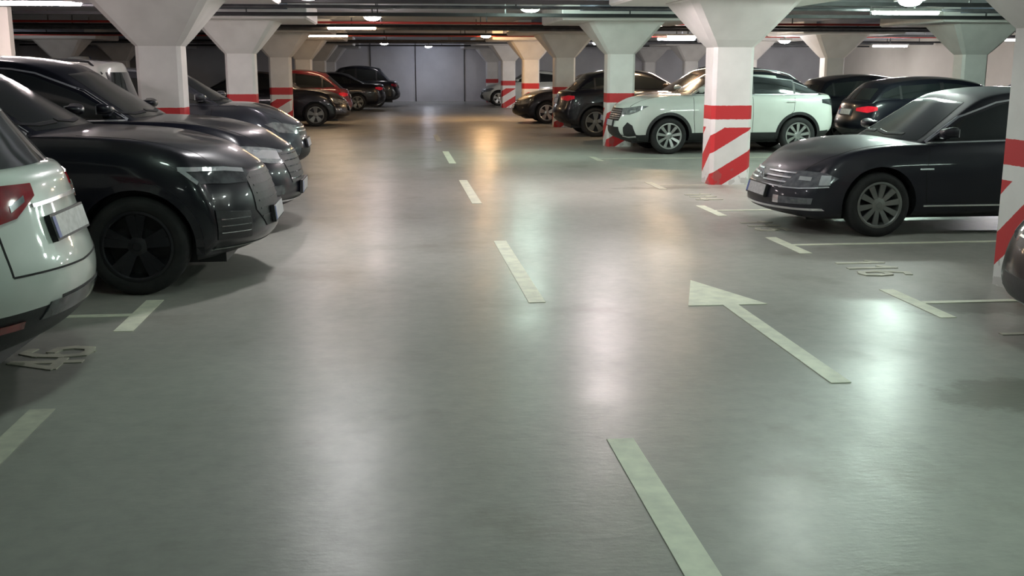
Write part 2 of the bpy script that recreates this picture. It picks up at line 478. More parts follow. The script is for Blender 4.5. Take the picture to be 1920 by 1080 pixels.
        bmesh.ops.recalc_face_normals(bm, faces=bm.faces)
        return link(pname, bm, mat, parent, smooth=40 if smooth else None)
    def ribbon(bm, pts, d, w, off=.004, step=.04):
        d, s, u = basis(d)
        P = []
        pv = [Vector(p) for p in pts]
        for a, b in zip(pv, pv[1:]):
            n = max(1, int((b - a).length / step))
            for i in range(n): P.append(a.lerp(b, i / n))
        P.append(pv[-1])
        rows = []
        for i, p in enumerate(P):
            tg = P[min(i + 1, len(P) - 1)] - P[max(i - 1, 0)]
            tg -= d * tg.dot(d); tg.normalize()
            nn = d.cross(tg)
            rows.append([(cast(p + nn * w / 2, d), 1), (cast(p - nn * w / 2, d), -1)])
        pr = []
        for r_ in rows:
            q = []
            for (c, sg) in r_: q.append(bm.verts.new(c - d * off)); q.append(bm.verts.new(c + d * .006))
            pr.append(q)
        for a, b in zip(pr, pr[1:]):
            bm.faces.new((a[0], b[0], b[2], a[2])); bm.faces.new((a[0], a[1], b[1], b[0])); bm.faces.new((a[2], b[2], b[3], a[3]))
            bm.faces.new((a[1], a[3], b[3], b[1]))
        bm.faces.new((pr[0][0], pr[0][2], pr[0][3], pr[0][1])); bm.faces.new((pr[-1][0], pr[-1][1], pr[-1][3], pr[-1][2]))
    def rib(pname, lists, mat, w, off=.004, parent=root):
        bm = bmesh.new()
        for pts, d in lists: ribbon(bm, pts, d, w, off)
        bmesh.ops.recalc_face_normals(bm, faces=bm.faces)
        return link(pname, bm, mat, parent)
    D_L = (0, 1, 0); D_R = (0, -1, 0); D_F = (1, 0, 0); D_B = (-1, 0, 0); D_T = (0, 0, -1)
    G = lambda t, y, z: (X(t), y, z)
    # windscreen & rear window
    def yat(t, w):  # half width of greenhouse
        hb = hw * .90; hr = hw * (.90 - S['tumble'])
        return hb + (hr - hb) * w ** 1.15
    zt_f = roofz(r0) - .03; zb_f = S['hc'] + .035
    patch('windscreen', [G(c0, -yat(0, .08) * .80, zb_f), G(c0, 0, zb_f + .005), G(c0, yat(0, .08) * .80, zb_f), G(r0, yat(0, .9) * .80, zt_f - .02), G(r0, 0, zt_f + .012), G(r0, -yat(0, .9) * .80, zt_f - .02)], D_F, M['windscreen'], off=.004)
    bb = interp(top, c1 - .1) + .03
    if H > 1.5 or L - c1 < .35:
        patch('rear_window', [G(c1, -yat(0, .2) * .74, bb + .0), G(c1, yat(0, .2) * .74, bb + .0), G(r1, yat(0, .85) * .76, roofz(r1) - .09), G(r1, -yat(0, .85) * .76, roofz(r1) - .09)], D_B, M['glass'], off=.004)
    else:
        patch('rear_window', [G(c1, -yat(0, .2) * .72, bb + .0), G(c1, yat(0, .2) * .72, bb + .0), G(r1, yat(0, .85) * .76, roofz(r1) - .05), G(r1, -yat(0, .85) * .76, roofz(r1) - .05)], D_B, M['glass'], off=.004)
    # side windows
    tb = lambda t: interp(top, t) + .03
    tB = (r0 + r1) / 2 - .15
    def topz(t): return roofz(max(r0, min(r1, t))) - .105
    fl = c0 + .36; fu = r0 + .26; rl = c1 - .42; ru = r1 - .14
    if L - c1 < .35: rl = c1 - .34; ru = r1 - .17
    for sgn, D in ((-1, D_L), (1, D_R)):
        y = sgn * hw
        w1 = [G(fl, y, tb(fl)), G(tB - .04, y, tb(tB)), G(tB - .04, y, topz(tB)), G((fu + tB) / 2, y, topz((fu + tB) / 2)), G(fu, y, topz(fu) - .02), G((fl + fu) / 2, y, (tb(fl) + topz(fu)) / 2 + .03)]
        tC = min(tB + .85, rl - .1)
        w2 = [G(tB + .04, y, tb(tB)), G(tC - .02, y, tb(tC)), G(min(tC - .02, ru), y, topz(min(tC, ru))), G(tB + .04, y, topz(tB))]
        w3 = [G(tC + .02, y, tb(tC)), G(rl, y, tb(rl) + .02), G((rl + ru) / 2 + .04, y, tb(rl) + .5 * (topz(ru) - tb(rl))), G(ru, y, topz(ru) - .03), G(min(tC + .02, ru - .1), y, topz(tC))]
        patch('side_window', w1, D, M['glass'], off=.003)
        patch('side_window', w2, D, M['glass'], off=.003)
        patch('quarter_window', w3, D, M['glass'], off=.003)
        rib('window_pillar', [([G(tB, y, tb(tB) - .01), G(tB, y, topz(tB) + .01)], D)], M['plastic'], .085, .0035)
        rib('window_pillar', [([G(tC, y, tb(tC) - .01), G(tC, y, topz(tC) + .01)], D)], M['plastic'], .045, .0035)
        # chrome or black frame
        fr = [G(fl - .05, y, tb(fl) - .01), G((fl + fu) / 2 - .05, y, (tb(fl) + topz(fu)) / 2 + .05), G(fu - .02, y, topz(fu) + .008), G((fu + tB) / 2, y, topz((fu + tB) / 2) + .018), G(tB, y, topz(tB) + .018), G(tC, y, topz(tC) + .015), G(ru, y, topz(ru) - .01), G((rl + ru) / 2 + .06, y, tb(rl) + .5 * (topz(ru) - tb(rl)))]
        low = [G(fl - .05, y, tb(fl) - .018), G(tB, y, tb(tB) - .018), G(rl + .02, y, tb(rl) - .005)]
        if winframe:
            rib('window_trim', [(fr, D)], M[winframe], .016, .005)
            rib('window_trim', [(low, D)], M[winframe], .014, .005)
        # door gaps
        zS = S['sill'] + .13
        f0 = S['fo'] + S['wr'] + .16
        b1 = S['fo'] + S['wb'] - S['wr'] * .4
        seams = [([G(f0, y, zS), G(f0 - .03, y, zS + .3), G(fl - .04, y, tb(fl) - .03)], D),
                 ([G(tB, y, zS), G(tB, y, tb(tB) - .02)], D),
                 ([G(b1 - .28, y, zS), G(b1 - .2, y, zS + .2), G(b1 + .03, y, zS + .42), G(b1 + .06, y, tb(b1) - .03)], D),
                 ([G(f0, y, zS), G(b1 - .28, y, zS)], D)]
        if details != 'far': rib('door_gap', seams, M['seam'], .007, .0015)
        # handles
        for th in (tB - .12, min(b1 - .02, tB + .85)):
            bmh = bmesh.new()
            zz = interp(top, th) - .12
            h = cast(Vector(G(th, y, zz)), Vector(D))
            box(bmh, h.x - .09, h.x + .09, h.y - .022, h.y + .022, zz - .013, zz + .013)
            bmesh.ops.recalc_face_normals(bmh, faces=bmh.faces)
            bmesh.ops.bevel(bmh, geom=list(bmh.edges), offset=.009, segments=2, affect='EDGES')
            link('door_handle', bmh, body_mat, root, smooth=40)
        # mirror
        bmm = bmesh.new()
        mt_ = fl + .12; zz = tb(mt_) + .05
        h = cast(Vector(G(mt_, y, zz)), Vector(D))
        bmesh.ops.create_icosphere(bmm, subdivisions=3, radius=1)
        for v in bmm.verts:
            c = v.co
            c.x = max(-1, min(.45, c.x)) * .09; c.y = math.copysign(abs(c.y) ** .7, c.y) * .105; c.z = math.copysign(abs(c.z) ** .75, c.z) * (.045 + .018 * sgn * c.y / .115)
            v.co = Vector((h.x + c.x, sgn * (abs(h.y) + .15) + c.y, zz + .03 + c.z + .02 * abs(c.y) / .12))
        vs = len(bmm.verts)
        box(bmm, h.x - .03, h.x + .03, min(h.y - sgn * .02, h.y + sgn * .1), max(h.y - sgn * .02, h.y + sgn * .1), zz - .03, zz + .005)
        bmesh.ops.recalc_face_normals(bmm, faces=bmm.faces)
        mm = link('side_mirror', bmm, mirror_mat or body_mat, root, smooth=35)
        bmm = bmesh.new()
        box(bmm, h.x + .043, h.x + .051, sgn * (abs(h.y) + .15) - .09, sgn * (abs(h.y) + .15) + .09, zz - .005, zz + .07)
        bmesh.ops.recalc_face_normals(bmm, faces=bmm.faces)
        link('mirror_glass', bmm, M['chrome'], mm)
        # wheel arch trim
        if S['flare']:
            for xx in wx:
                pts = []
                for k in range(0, 25):
                    a = PI * (-.06 + 1.12 * k / 24)
                    pts.append((X(xx) + (R + .022) * math.cos(a), y, wz + (R + .022) * math.sin(a)))
                rib('wheel_arch_trim', [(pts, D)], M['plastic'] if S['clad'] else body_mat, .055, .012)
    # roof rails
    if rails:
        for sgn in (-1, 1):
            bmr = bmesh.new()
            yy = sgn * (yat(0, 1) - .07)
            pts = []
            for k in range(13):
                t = r0 + .18 + (r1 - r0 - .25) * k / 12
                h = cast(Vector(G(t, yy, 2)), Vector(D_T))
                lift = .035 if 0 < k < 12 else .0
                pts.append((h.x, yy, h.z + lift))
            tube(bmr, pts, .014, 8)
            bmesh.ops.recalc_face_normals(bmr, faces=bmr.faces)
            link('roof_rail', bmr, M['chrome'] if rails == 'chrome' else M['plastic'], root, smooth=50)
    # hood gap
    if details != 'far':
        for q in (-1, 1):
            rib('hood_gap', [([G(c0 - .02, q * hw * .80, 2), G(c0 * .5, q * hw * .78, 2), G(.42, q * hw * .70, 2), G(.30, q * hw * .62, 2)], D_T)], M['seam'], .008, .0015)
        # wipers
        for yy in (-.35, .25):
            rib('wiper', [([(X(c0) + .02, yy, zb_f + .05), (X(c0), yy + .3, zb_f + .04), (X(c0), yy + .55, zb_f + .06)], D_F)], M['plastic'], .018, .014)
    # front & rear features
    (front or generic_front)(locals())
    (rear or generic_rear)(locals())
    # wheels
    ww = .225; wc = hw - ww / 2 - .015
    mt_, mr_ = make_wheel_meshes(S['wr'], ww, rim or M['alloy'], style)
    for xx in wx:
        for sgn in (-1, 1):
            w = inst('wheel', mt_, root, (X(xx), sgn * wc, wz), (0, 0, 0 if sgn < 0 else PI))
            inst('rim', mr_, w)
    # underbody
    boxobj('underbody', (X(.35), X(L - .35), -hw + .36, hw - .36, S['sill'] - .06, S['sill'] + .25), M['plastic'], root)
    return root

def plate(E, z, frontside, y0=0, tilt=0, frame=True, w=.52):
    """licence plate on the front or the rear"""
    L = E['L']; cast = E['cast']; X = E['X']; root = E['root']
    d = Vector((1, 0, 0)) if frontside else Vector((-1, 0, 0))
    h = cast(Vector((0, y0, z)), d)
    h1 = cast(Vector((0, y0, z + .07)), d); h0 = cast(Vector((0, y0, z - .07)), d)
    s = -1 if frontside else 1
    x = 0.0
    ang = math.atan2(h1.x - h0.x, .14)
    ang = max(-.35, min(.35, ang))
    def place(bm, name, mat, par):
        bmesh.ops.recalc_face_normals(bm, faces=bm.faces)
        bmesh.ops.rotate(bm, verts=bm.verts, cent=(0, 0, z), matrix=Matrix.Rotation(ang, 3, 'Y'))
        bmesh.ops.translate(bm, verts=bm.verts, vec=(h.x, 0, 0))
        return link(name, bm, mat, par)
    bm = bmesh.new(); box(bm, -.016 if s > 0 else -.012, .012 if s > 0 else .016, y0 - w / 2 - .012, y0 + w / 2 + .012, z - .068, z + .068)
    fr = place(bm, 'licence_plate', M['plastic'], root)
    bm = bmesh.new(); a, b = s * .012, s * .016
    box(bm, min(a, b), max(a, b), y0 - w / 2, y0 + w / 2, z - .055, z + .055)
    place(bm, 'plate_face', M['plate'], fr)
    bm = bmesh.new(); a, b = s * .016, s * .018
    ys = y0 + w / 2 - .045 if s < 0 else y0 - w / 2
    box(bm, min(a, b), max(a, b), ys, ys + .045, z - .055, z + .055)
    place(bm, 'plate_band', M['plate_blue'], fr)

def mir(pts): return [(x, -y, z) for x, y, z in pts]

def generic_front(E):
    S, G, hw, patch, rib = E['S'], E['G'], E['hw'], E['patch'], E['rib']
    z = S['hf']
    patch('grille', [G(0, -.36, z - .16), G(0, .36, z - .16), G(0, .40, z - .03), G(0, -.40, z - .03)], (1, 0, 0), M['plastic'], .006)
    patch('lower_grille', [G(0, -.5, S['b0'] + .10), G(0, .5, S['b0'] + .10), G(0, .42, S['b0'] + .24), G(0, -.42, S['b0'] + .24)], (1, 0, 0), M['plastic'], .006)
    rib('grille_bar', [([G(0, -.38, z - .05), G(0, .38, z - .05)], (1, 0, 0)), ([G(0, -.36, z - .10), G(0, .36, z - .10)], (1, 0, 0))], M['chrome'], .014, .012)
    for f in (1, -1):
        pts = [G(.05, -.45, z - .14), G(.28, -hw + .05, z - .10), G(.52, -hw, z + .02), G(.40, -hw + .1, z + .05), G(.05, -.45, z - .02)]
        d = (1, 1, 0)
        if f < 0: pts, d = mir(pts), (1, -1, 0)
        patch('headlight', pts, d, M['lamp_glass'], .006)
    if E['plate_f']: plate(E, S['b0'] + .30, True)

def generic_rear(E):
    S, G, hw, L, patch, rib = E['S'], E['G'], E['hw'], E['L'], E['patch'], E['rib']
    z = S['rear_h']
    for f in (1, -1):
        pts = [G(L, -.52, z - .17), G(L - .1, -hw + .05, z - .20), G(L - .32, -hw, z - .15), G(L - .30, -hw, z - .08), G(L - .1, -hw + .08, z - .07), G(L, -.52, z - .11)]
        d = (-1, 1, 0)
        if f < 0: pts, d = mir(pts), (-1, -1, 0)
        patch('tail_light', pts, d, E.get('trim') or M['red_lens'], .006)
    patch('rear_diffuser', [G(L, -.55, S['b0'] + .12), G(L, .55, S['b0'] + .12), G(L, .6, S['b0'] + .22), G(L, -.6, S['b0'] + .22)], (-1, 0, 0), M['plastic'], .006)
    if E['plate_r']: plate(E, z - .20, False)


def passat_front(E):
    S, G, hw, patch, rib, root = E['S'], E['G'], E['hw'], E['patch'], E['rib'], E['root']
    g = patch('grille', [G(0, -.46, .46), G(0, .46, .46), G(0, .52, .605), G(0, .2, .62), G(0, -.2, .62), G(0, -.52, .605)], (1, 0, 0), M['plastic'], .006)
    for z in (.465, .51, .555, .60):
        w = .47 + (z - .46) * .35
        rib('grille_bar', [([G(0, -w, z), G(0, -.08, z)], (1, 0, 0)), ([G(0, .08, z), G(0, w, z)], (1, 0, 0))], M['chrome'], .013, .016)
    h = E['cast'](Vector(G(0, 0, .535)), Vector((1, 0, 0)))
    bm = bmesh.new()
    x = h.x - .02
    tube(bm, [(x, .062 * math.cos(a * PI / 16), .535 + .062 * math.sin(a * PI / 16)) for a in range(32)], .006, 6, closed=True)
    for pts in (((-.03, .05), (0, .005), (.03, .05)), ((-.055, .02), (-.025, -.05), (0, -.005), (.025, -.05), (.055, .02))):
        tube(bm, [(x, a, .535 + b) for a, b in pts], .005, 6)
    bmesh.ops.recalc_face_normals(bm, faces=bm.faces)
    link('emblem', bm, M['chrome'], root, smooth=50)
    for f in (1, -1):
        pts = [G(.02, -.50, .465), G(.14, -.75, .475), G(.38, -hw, .50), G(.50, -hw, .575), G(.40, -hw + .06, .62), G(.16, -.70, .625), G(.02, -.53, .605)]
        tr = [G(.02, -.50, .458), G(.14, -.75, .466), G(.40, -hw, .492)]
        i1 = [G(.33, -.85, .505), G(.42, -.90, .51), G(.42, -.90, .60), G(.33, -.85, .60)]
        i2 = [G(.14, -.70, .54), G(.24, -.80, .54), G(.24, -.80, .575), G(.14, -.70, .575)]
        fogb = [G(.03, -.45, .30), G(.3, -.80, .32), G(.3, -.82, .38), G(.03, -.45, .37)]
        fl = [G(.16, -.62, .325), G(.28, -.76, .33), G(.28, -.76, .36), G(.16, -.62, .355)]
        fc = [G(.02, -.42, .30), G(.05, -.50, .30), G(.05, -.50, .375), G(.02, -.42, .375)]
        d = (1, 1, 0)
        m = (lambda p: p) if f > 0 else mir
        if f < 0: d = (1, -1, 0)
        hl = patch('headlight', m(pts), d, M['lamp_mid'], .007)
        patch('headlamp_reflector', m(i1), d, M['lamp_bright'], .010, hl)
        patch('headlamp_reflector', m(i2), d, M['lamp_bright'], .010, hl)
        rib('headlight_trim', [(m(tr), d)], M['chrome'], .012, .009)
        fg = patch('fog_light', m(fogb), d, M['lamp_mid'], .007)
        patch('fog_light_insert', m(fl), d, M['lamp_glass'], .010, fg)
        patch('fog_light_trim', m(fc), d, M['lamp_bright'], .010, fg)
    patch('lower_grille', [G(0, -.46, .28), G(0, .46, .28), G(0, .42, .335), G(0, -.42, .335)], (1, 0, 0), M['plastic'], .007)
    rib('bumper_trim', [([G(.3, -.84, .268), G(.1, -.62, .262), G(.0, -.4, .258), G(0, 0, .256), G(0, .4, .258), G(.1, .62, .262), G(.3, .84, .268)], (1, 0, 0))], M['chrome'], .022, .016)
    for sgn, D in ((-1, (0, 1, 0)), (1, (0, -1, 0))):
        rib('sill_trim', [([G(1.40, sgn * hw, .30), G(3.20, sgn * hw, .30)], D)], M['chrome'], .016, .007)
        rib('side_badge', [([G(1.33, sgn * hw, .66), G(1.47, sgn * hw, .66)], D)], M['chrome'], .016, .006)
    plate(E, .40, True)

def peug_front(E):
    S, G, hw, patch, rib, root = E['S'], E['G'], E['hw'], E['patch'], E['rib'], E['root']
    patch('grille', [G(0, -.42, .62), G(0, .42, .62), G(0, .50, .80), G(0, .46, .86), G(0, -.46, .86), G(0, -.50, .80)], (1, 0, 0), M['plastic'], .006)
    for z in (.66, .70, .74, .78, .82):
        rib('grille_bar', [([G(0, -.42, z), G(0, .42, z)], (1, 0, 0))], M['chrome'], .008, .010)
    for f in (1, -1):
        d = (1, 1, 0) if f > 0 else (1, -1, 0); m = (lambda p: p) if f > 0 else mir
        hl = patch('headlight', m([G(.06, -.56, .74), G(.2, -.74, .74), G(.34, -.86, .80), G(.55, -hw, .91), G(.40, -.82, .915), G(.2, -.70, .88), G(.06, -.56, .86)]), d, M['lamp_glass'], .007)
        patch('headlamp_reflector', m([G(.22, -.72, .78), G(.32, -.80, .80), G(.32, -.80, .84), G(.22, -.72, .82)]), d, M['lamp_bright'], .010, hl)
        patch('air_intake', m([G(.1, -.66, .34), G(.3, -.90, .36), G(.25, -.84, .54), G(.17, -.74, .60), G(.1, -.66, .50)]), d, M['plastic'], .008)
        rib('bumper_trim', [(m([G(.08, -.60, .33), G(.16, -.72, .31), G(.30, -.88, .33)]), d)], M['chrome'], .03, .011)
    patch('lower_grille', [G(0, -.5, .34), G(0, .5, .34), G(0, .45, .50), G(0, -.45, .50)], (1, 0, 0), M['plastic'], .007)
    plate(E, .57, True)

def audi_front(E):
    S, G, hw, patch, rib, root = E['S'], E['G'], E['hw'], E['patch'], E['rib'], E['root']
    patch('grille', [G(0, -.36, .42), G(0, .36, .42), G(0, .48, .56), G(0, .46, .80), G(0, .38, .84), G(0, -.38, .84), G(0, -.46, .80), G(0, -.48, .56)], (1, 0, 0), M['plastic'], .008)
    for z in (.50, .56, .62, .68, .74, .80):
        rib('grille_bar', [([G(0, -.42, z), G(0, .42, z)], (1, 0, 0))], M['plastic'], .012, .012)
    for f in (1, -1):
        d = (1, 1, 0) if f > 0 else (1, -1, 0); m = (lambda p: p) if f > 0 else mir
        hl = patch('headlight', m([G(.05, -.56, .77), G(.2, -.78, .78), G(.42, -hw + .02, .80), G(.60, -hw, .925), G(.42, -.88, .92), G(.2, -.74, .905), G(.05, -.56, .875)]), d, M['lamp_dark'], .007)
        rib('daytime_lamp', [(m([G(.08, -.58, .86), G(.2, -.74, .885), G(.42, -.88, .90), G(.56, -hw, .91)]), d)], M['lamp_bright'], .030, .012, hl)
        rib('daytime_lamp', [(m([G(.54, -hw, .905), G(.46, -hw, .845), G(.42, -hw + .02, .805)]), d)], M['lamp_bright'], .030, .012, hl)
        ai = patch('air_intake', m([G(.1, -.60, .36), G(.32, -.88, .38), G(.32, -.90, .60), G(.1, -.62, .56)]), d, M['plastic'], .008)
        for z in (.42, .47, .52): rib('air_intake_slat', [(m([G(.12, -.62, z), G(.3, -.86, z + .01)]), d)], M['lamp_glass'], .007, .012, ai)
    rib('bumper_trim', [([G(.2, -.8, .30), G(0, -.4, .29), G(0, .4, .29), G(.2, .8, .30)], (1, 0, 0))], M['lamp_glass'], .012, .010)
    plate(E, .50, True)

def suv3_front(E):
    S, G, hw, patch, rib, root = E['S'], E['G'], E['hw'], E['patch'], E['rib'], E['root']
    patch('grille', [G(0, -.42, .50), G(0, .42, .50), G(0, .50, .80), G(0, -.50, .80)], (1, 0, 0), M['plastic'], .008)
    for z in (.54, .60, .66, .72, .78):
        rib('grille_bar', [([G(0, -.44, z), G(0, .44, z)], (1, 0, 0))], M['lamp_dark'], .010, .012)
    for f in (1, -1):
        d = (1, 1, 0) if f > 0 else (1, -1, 0); m = (lambda p: p) if f > 0 else mir
        hl = patch('headlight', m([G(.05, -.52, .70), G(.2, -.72, .71), G(.42, -hw + .02, .76), G(.64, -hw, .90), G(.42, -.84, .885), G(.2, -.70, .86), G(.05, -.52, .82)]), d, M['lamp_glass'], .007)
        patch('headlamp_reflector', m([G(.10, -.60, .74), G(.34, -.82, .77), G(.34, -.82, .85), G(.10, -.60, .82)]), d, M['lamp_bright'], .010, hl)
        patch('headlamp_reflector', m([G(.40, -.86, .81), G(.50, -.90, .83), G(.52, -.90, .87), G(.42, -.87, .86)]), d, M['lamp_bright'], .010, hl)
        patch('fog_light', m([G(.12, -.62, .40), G(.28, -.84, .41), G(.28, -.84, .50), G(.12, -.62, .49)]), d, M['lamp_dark'], .008)
    rib('bumper_trim', [([G(.25, -.85, .34), G(0, -.4, .32), G(0, .4, .32), G(.25, .85, .34)], (1, 0, 0))], M['chrome'], .02, .010)
    plate(E, .44, True)

def qash_rear(E):
    S, G, hw, L, patch, rib, root = E['S'], E['G'], E['hw'], E['L'], E['patch'], E['rib'], E['root']
    for f in (1, -1):
        d = (-1, 1, 0) if f > 0 else (-1, -1, 0); m = (lambda p: p) if f > 0 else mir
        tl = patch('tail_light', m([G(L - .10, -.33, 1.01), G(L - .14, -.50, .92), G(L - .35, -hw, .86), G(L - .55, -hw, .92), G(L - .60, -hw, 1.09), G(L - .3, -.80, 1.085), G(L - .10, -.34, 1.07)]), d, M['red_lens'], .010)
        patch('reversing_lamp', m([G(L - .12, -.42, .99), G(L - .14, -.54, .95), G(L - .14, -.54, .98), G(L - .12, -.42, 1.02)]), d, M['lamp_glass'], .014, tl)
        patch('rear_reflector', m([G(L - .08, -.62, .40), G(L - .2, -.78, .40), G(L - .2, -.78, .44), G(L - .08, -.62, .44)]), d, M['red_lens'], .010)
    # crease and chrome strip above the plate
    rib('tailgate_trim', [([G(L, -.34, .965), G(L, 0, .975), G(L, .34, .965)], (-1, 0, 0))], M['chrome'], .018, .012)
    rib('tailgate_gap', [([G(L, -.62, .66), G(L, 0, .64), G(L, .62, .66)], (-1, 0, 0)), ([G(L, -.62, .66), G(L, -.60, .95)], (-1, 0, 0)), ([G(L, .62, .66), G(L, .60, .95)], (-1, 0, 0))], M['seam'], .010, .002)
    patch('rear_diffuser', [G(L, -.45, .42), G(L, .45, .42), G(L, .40, .50), G(L, -.40, .50)], (-1, 0, 0), M['lamp_dark'], .008)
    plate(E, .84, False)


# ------------------------------------------------------------------ the hall
def struct(name, b, mat):
    o = boxobj(name, b, mat); o['kind'] = 'structure'; return o
struct('floor', (-16.2, 22.2, -12, 53.9, -.25, 0), M['floor'])
struct('ceiling', (-16.2, 22.2, -12, 53.9, 2.85, 3.1), M['ceiling'])
struct('wall_back', (-16.2, 22.2, 53.6, 53.9, 0, 2.85), M['wall'])
struct('wall_left', (-16.2, -16, -12, 53.6, 0, 2.85), M['wall'])
struct('wall_right', (22, 22.2, -12, 53.6, 0, 2.85), M['wall_warm'])
struct('wall_rear', (-16.2, 22.2, -12.2, -12, 0, 2.85), M['wall'])
struct('wall_partition', (-16, -6.45, 19.2, 19.4, 0, 2.85), M['wall_warm'])
# shallow ceiling beams along the column lines
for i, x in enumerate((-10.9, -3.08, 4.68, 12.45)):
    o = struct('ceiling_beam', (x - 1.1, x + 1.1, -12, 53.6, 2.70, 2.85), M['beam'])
# joints of the back wall
for i, x in enumerate((-1.2, 1.0, 3.4)):
    struct('trim_%d' % (i + 1), (x, x + .03, 53.535, 53.6, 0, 2.85), M['seam'])

def make_column_mesh():
    hw, ch = .29, .05
    bm = bmesh.new(); uvl = bm.loops.layers.uv.new('UVMap')
    def ring(h, c, z): # octagon-ish with chamfers, ccw from front-left (-x,-y)
        k = .06 if h < 1 else 0
        pts = [(-h + c, -h + k), (h - c, -h + k), (h, -h + c + k), (h, h - c - k), (h - c, h - k), (-h + c, h - k), (-h, h - c - k), (-h, -h + c + k)]
        return [bm.verts.new((x, y, z)) for x, y in pts]
    levels = [(hw, ch, 0), (hw, ch, 1.90), (hw + .09, ch + .02, 2.0), (.76, .09, 2.50), (.78, .09, 2.52), (.78, .09, 2.53), (1.42, .02, 2.53), (1.45, .02, 2.56), (1.45, .02, 2.85)]
    rs = [ring(*l) for l in levels]
    us = [-hw + ch, hw - ch, hw, hw + 2 * hw - ch * 2, 3 * hw, 3 * hw + 2 * hw - 2 * ch, -hw - 2 * hw + 2 * ch, -hw]
    for (a, la), (b, lb) in zip(zip(rs, levels), zip(rs[1:], levels[1:])):
        for k in range(8):
            k2 = (k + 1) % 8
            f = bm.faces.new((a[k], a[k2], b[k2], b[k]))
            u0 = us[k]; u1 = us[k2]
            if k == 5: u1 = 5 * hw + .05
            if k == 7: u0, u1 = -hw, -hw + ch
            if k == 6: u0, u1 = -hw - 2 * hw + 2 * ch, -hw
            for lp, (u, z) in zip(f.loops, ((u0, la[2]), (u1, la[2]), (u1, lb[2]), (u0, lb[2]))): lp[uvl].uv = (u, z)
    bm.faces.new(rs[-1])
    bmesh.ops.recalc_face_normals(bm, faces=bm.faces)
    me = bpy.data.meshes.new('column'); bm.to_mesh(me); bm.free(); me.materials.append(M['column'])
    return me
colme = make_column_mesh()
def column(x, y, label, group=None):
    o = inst('column', colme, None, (x, y - (.06 if abs(x) < 6 else 0), 0)); tag(o, label, 'column', group)
    return o
RX, LX = 4.68, -3.08
column(RX + .12, 7.4, 'mushroom-capped column at the right picture edge, red and white stripes, beside the dark sedan', 'columns')
column(RX, 14.9, 'white column with red band and diagonal stripes standing in front of the middle of the white crossover', 'columns')
column(RX, 22.4, 'pale column with red band rising behind the nose of the white crossover', 'columns')
column(RX, 29.9, 'shaded column standing behind the tail of the black crossover on the right', 'columns')
column(RX, 37.4, 'warm yellow-lit column with red band in the right row', 'columns')
column(RX, 44.9, 'white striped column beside the far white hatchback', 'columns')
column(RX, 52.4, 'furthest column of the right row, close to the back wall', 'columns')
column(LX, 7.4, 'nearest column of the left row, beside the first black crossover, cap only at picture edge', 'columns')
column(LX, 14.9, 'big pinkish column behind the second black crossover in the left row', 'columns')
column(LX, 22.4, 'cream column with red band behind the dark grey crossover', 'columns')
column(LX, 29.9, 'grey shaded column with red band just before the black car with lit headlight', 'columns')
column(LX, 37.4, 'left row column behind the red hatchback', 'columns')
column(LX, 44.9, 'left row column between the far black saloon and far black crossover', 'columns')
column(LX, 52.4, 'left row column nearest the back wall', 'columns')
for y, t in ((37.4, 'nearest'), (44.9, 'second nearest'), (52.4, 'furthest')):
    column(-10.9, y, 'background column of the outer left row, %s one seen past the left row' % t, 'background columns')
for y, t in ((22.4, 'beyond the dark cars at right, wide cap, nearest'), (29.9, 'dark one above the black hatchback tail'), (37.4, 'one mostly hidden by the nearer striped column, only its cap showing'), (44.9, 'one seen between the two striped columns, nearer'), (52.4, 'one seen between the two striped columns, further')):
    column(12.45, y, 'background column of the outer right row, %s' % t, 'background columns')
for y, t in ((37.4, 'pale yellow post right of the dark capped column'),):
    o = boxobj('wall_pilaster', (21.7, 22.0, y + 2.2, y + 2.7, 0, 2.85), M['wall_warm'])
    tag(o, 'pale yellowish pilaster on the right wall beside the capped background column', 'pilaster')

# pipes and cable trays crossing under the ceiling
def pipe(y, z, r, mat, kind, label, cat, x0=-15.9, x1=21.9):
    bm = bmesh.new()
    if kind == 'cable_tray': box(bm, x0, x1, y - .10, y + .10, z - .03, z + .03)
    else: tube(bm, [(x0 + (x1 - x0) * i / 40, y, z) for i in range(41)], r, 10)
    bmesh.ops.recalc_face_normals(bm, faces=bm.faces)
    o = link(kind, bm, mat, None, smooth=40 if kind != 'cable_tray' else None)
    bmh = bmesh.new()
    k = 0
    x = x0 + 1.2
    while x < x1:
        box(bmh, x - .012, x + .012, y - .012, y + .012, z, 2.86 if not any(abs(x - c) < 1.12 for c in (-10.9, LX, RX, 12.45)) else 2.71); x += 2.4
    bmesh.ops.recalc_face_normals(bmh, faces=bmh.faces)
    h = link('hanger_rods', bmh, M['steel'], o); h['kind'] = 'stuff'
    tag(o, label, cat, 'services under the ceiling')
    return o
pipe(16.9, 2.62, .03, M['cable'], 'cable_tray', 'black cable tray nearest the camera, along the top edge', 'cable tray')
pipe(20.6, 2.60, .03, M['cable'], 'cable_tray', 'black cable tray passing in front of the caps of the second column pair', 'cable tray')
pipe(18.8, 2.64, .03, M['steel'], 'ceiling_pipe', 'thin grey pipe between the two nearest black cable trays', 'pipe')
pipe(24.8, 2.62, .028, M['red_pipe'], 'sprinkler_pipe', 'red sprinkler pipe just behind the second column pair', 'pipe')
pipe(26.6, 2.62, .03, M['cable'], 'cable_tray', 'black cable tray behind the nearer red pipe', 'cable tray')
pipe(28.0, 2.60, .04, M['steel'], 'ceiling_pipe', 'grey pipe just before the third column pair', 'pipe')
pipe(32.5, 2.60, .03, M['cable'], 'cable_tray', 'black cable tray behind the third column pair', 'cable tray')
pipe(34.6, 2.62, .028, M['red_pipe'], 'sprinkler_pipe', 'red sprinkler pipe halfway down the garage', 'pipe')
pipe(40.2, 2.60, .03, M['cable'], 'cable_tray', 'black cable tray behind the fourth column pair', 'cable tray')
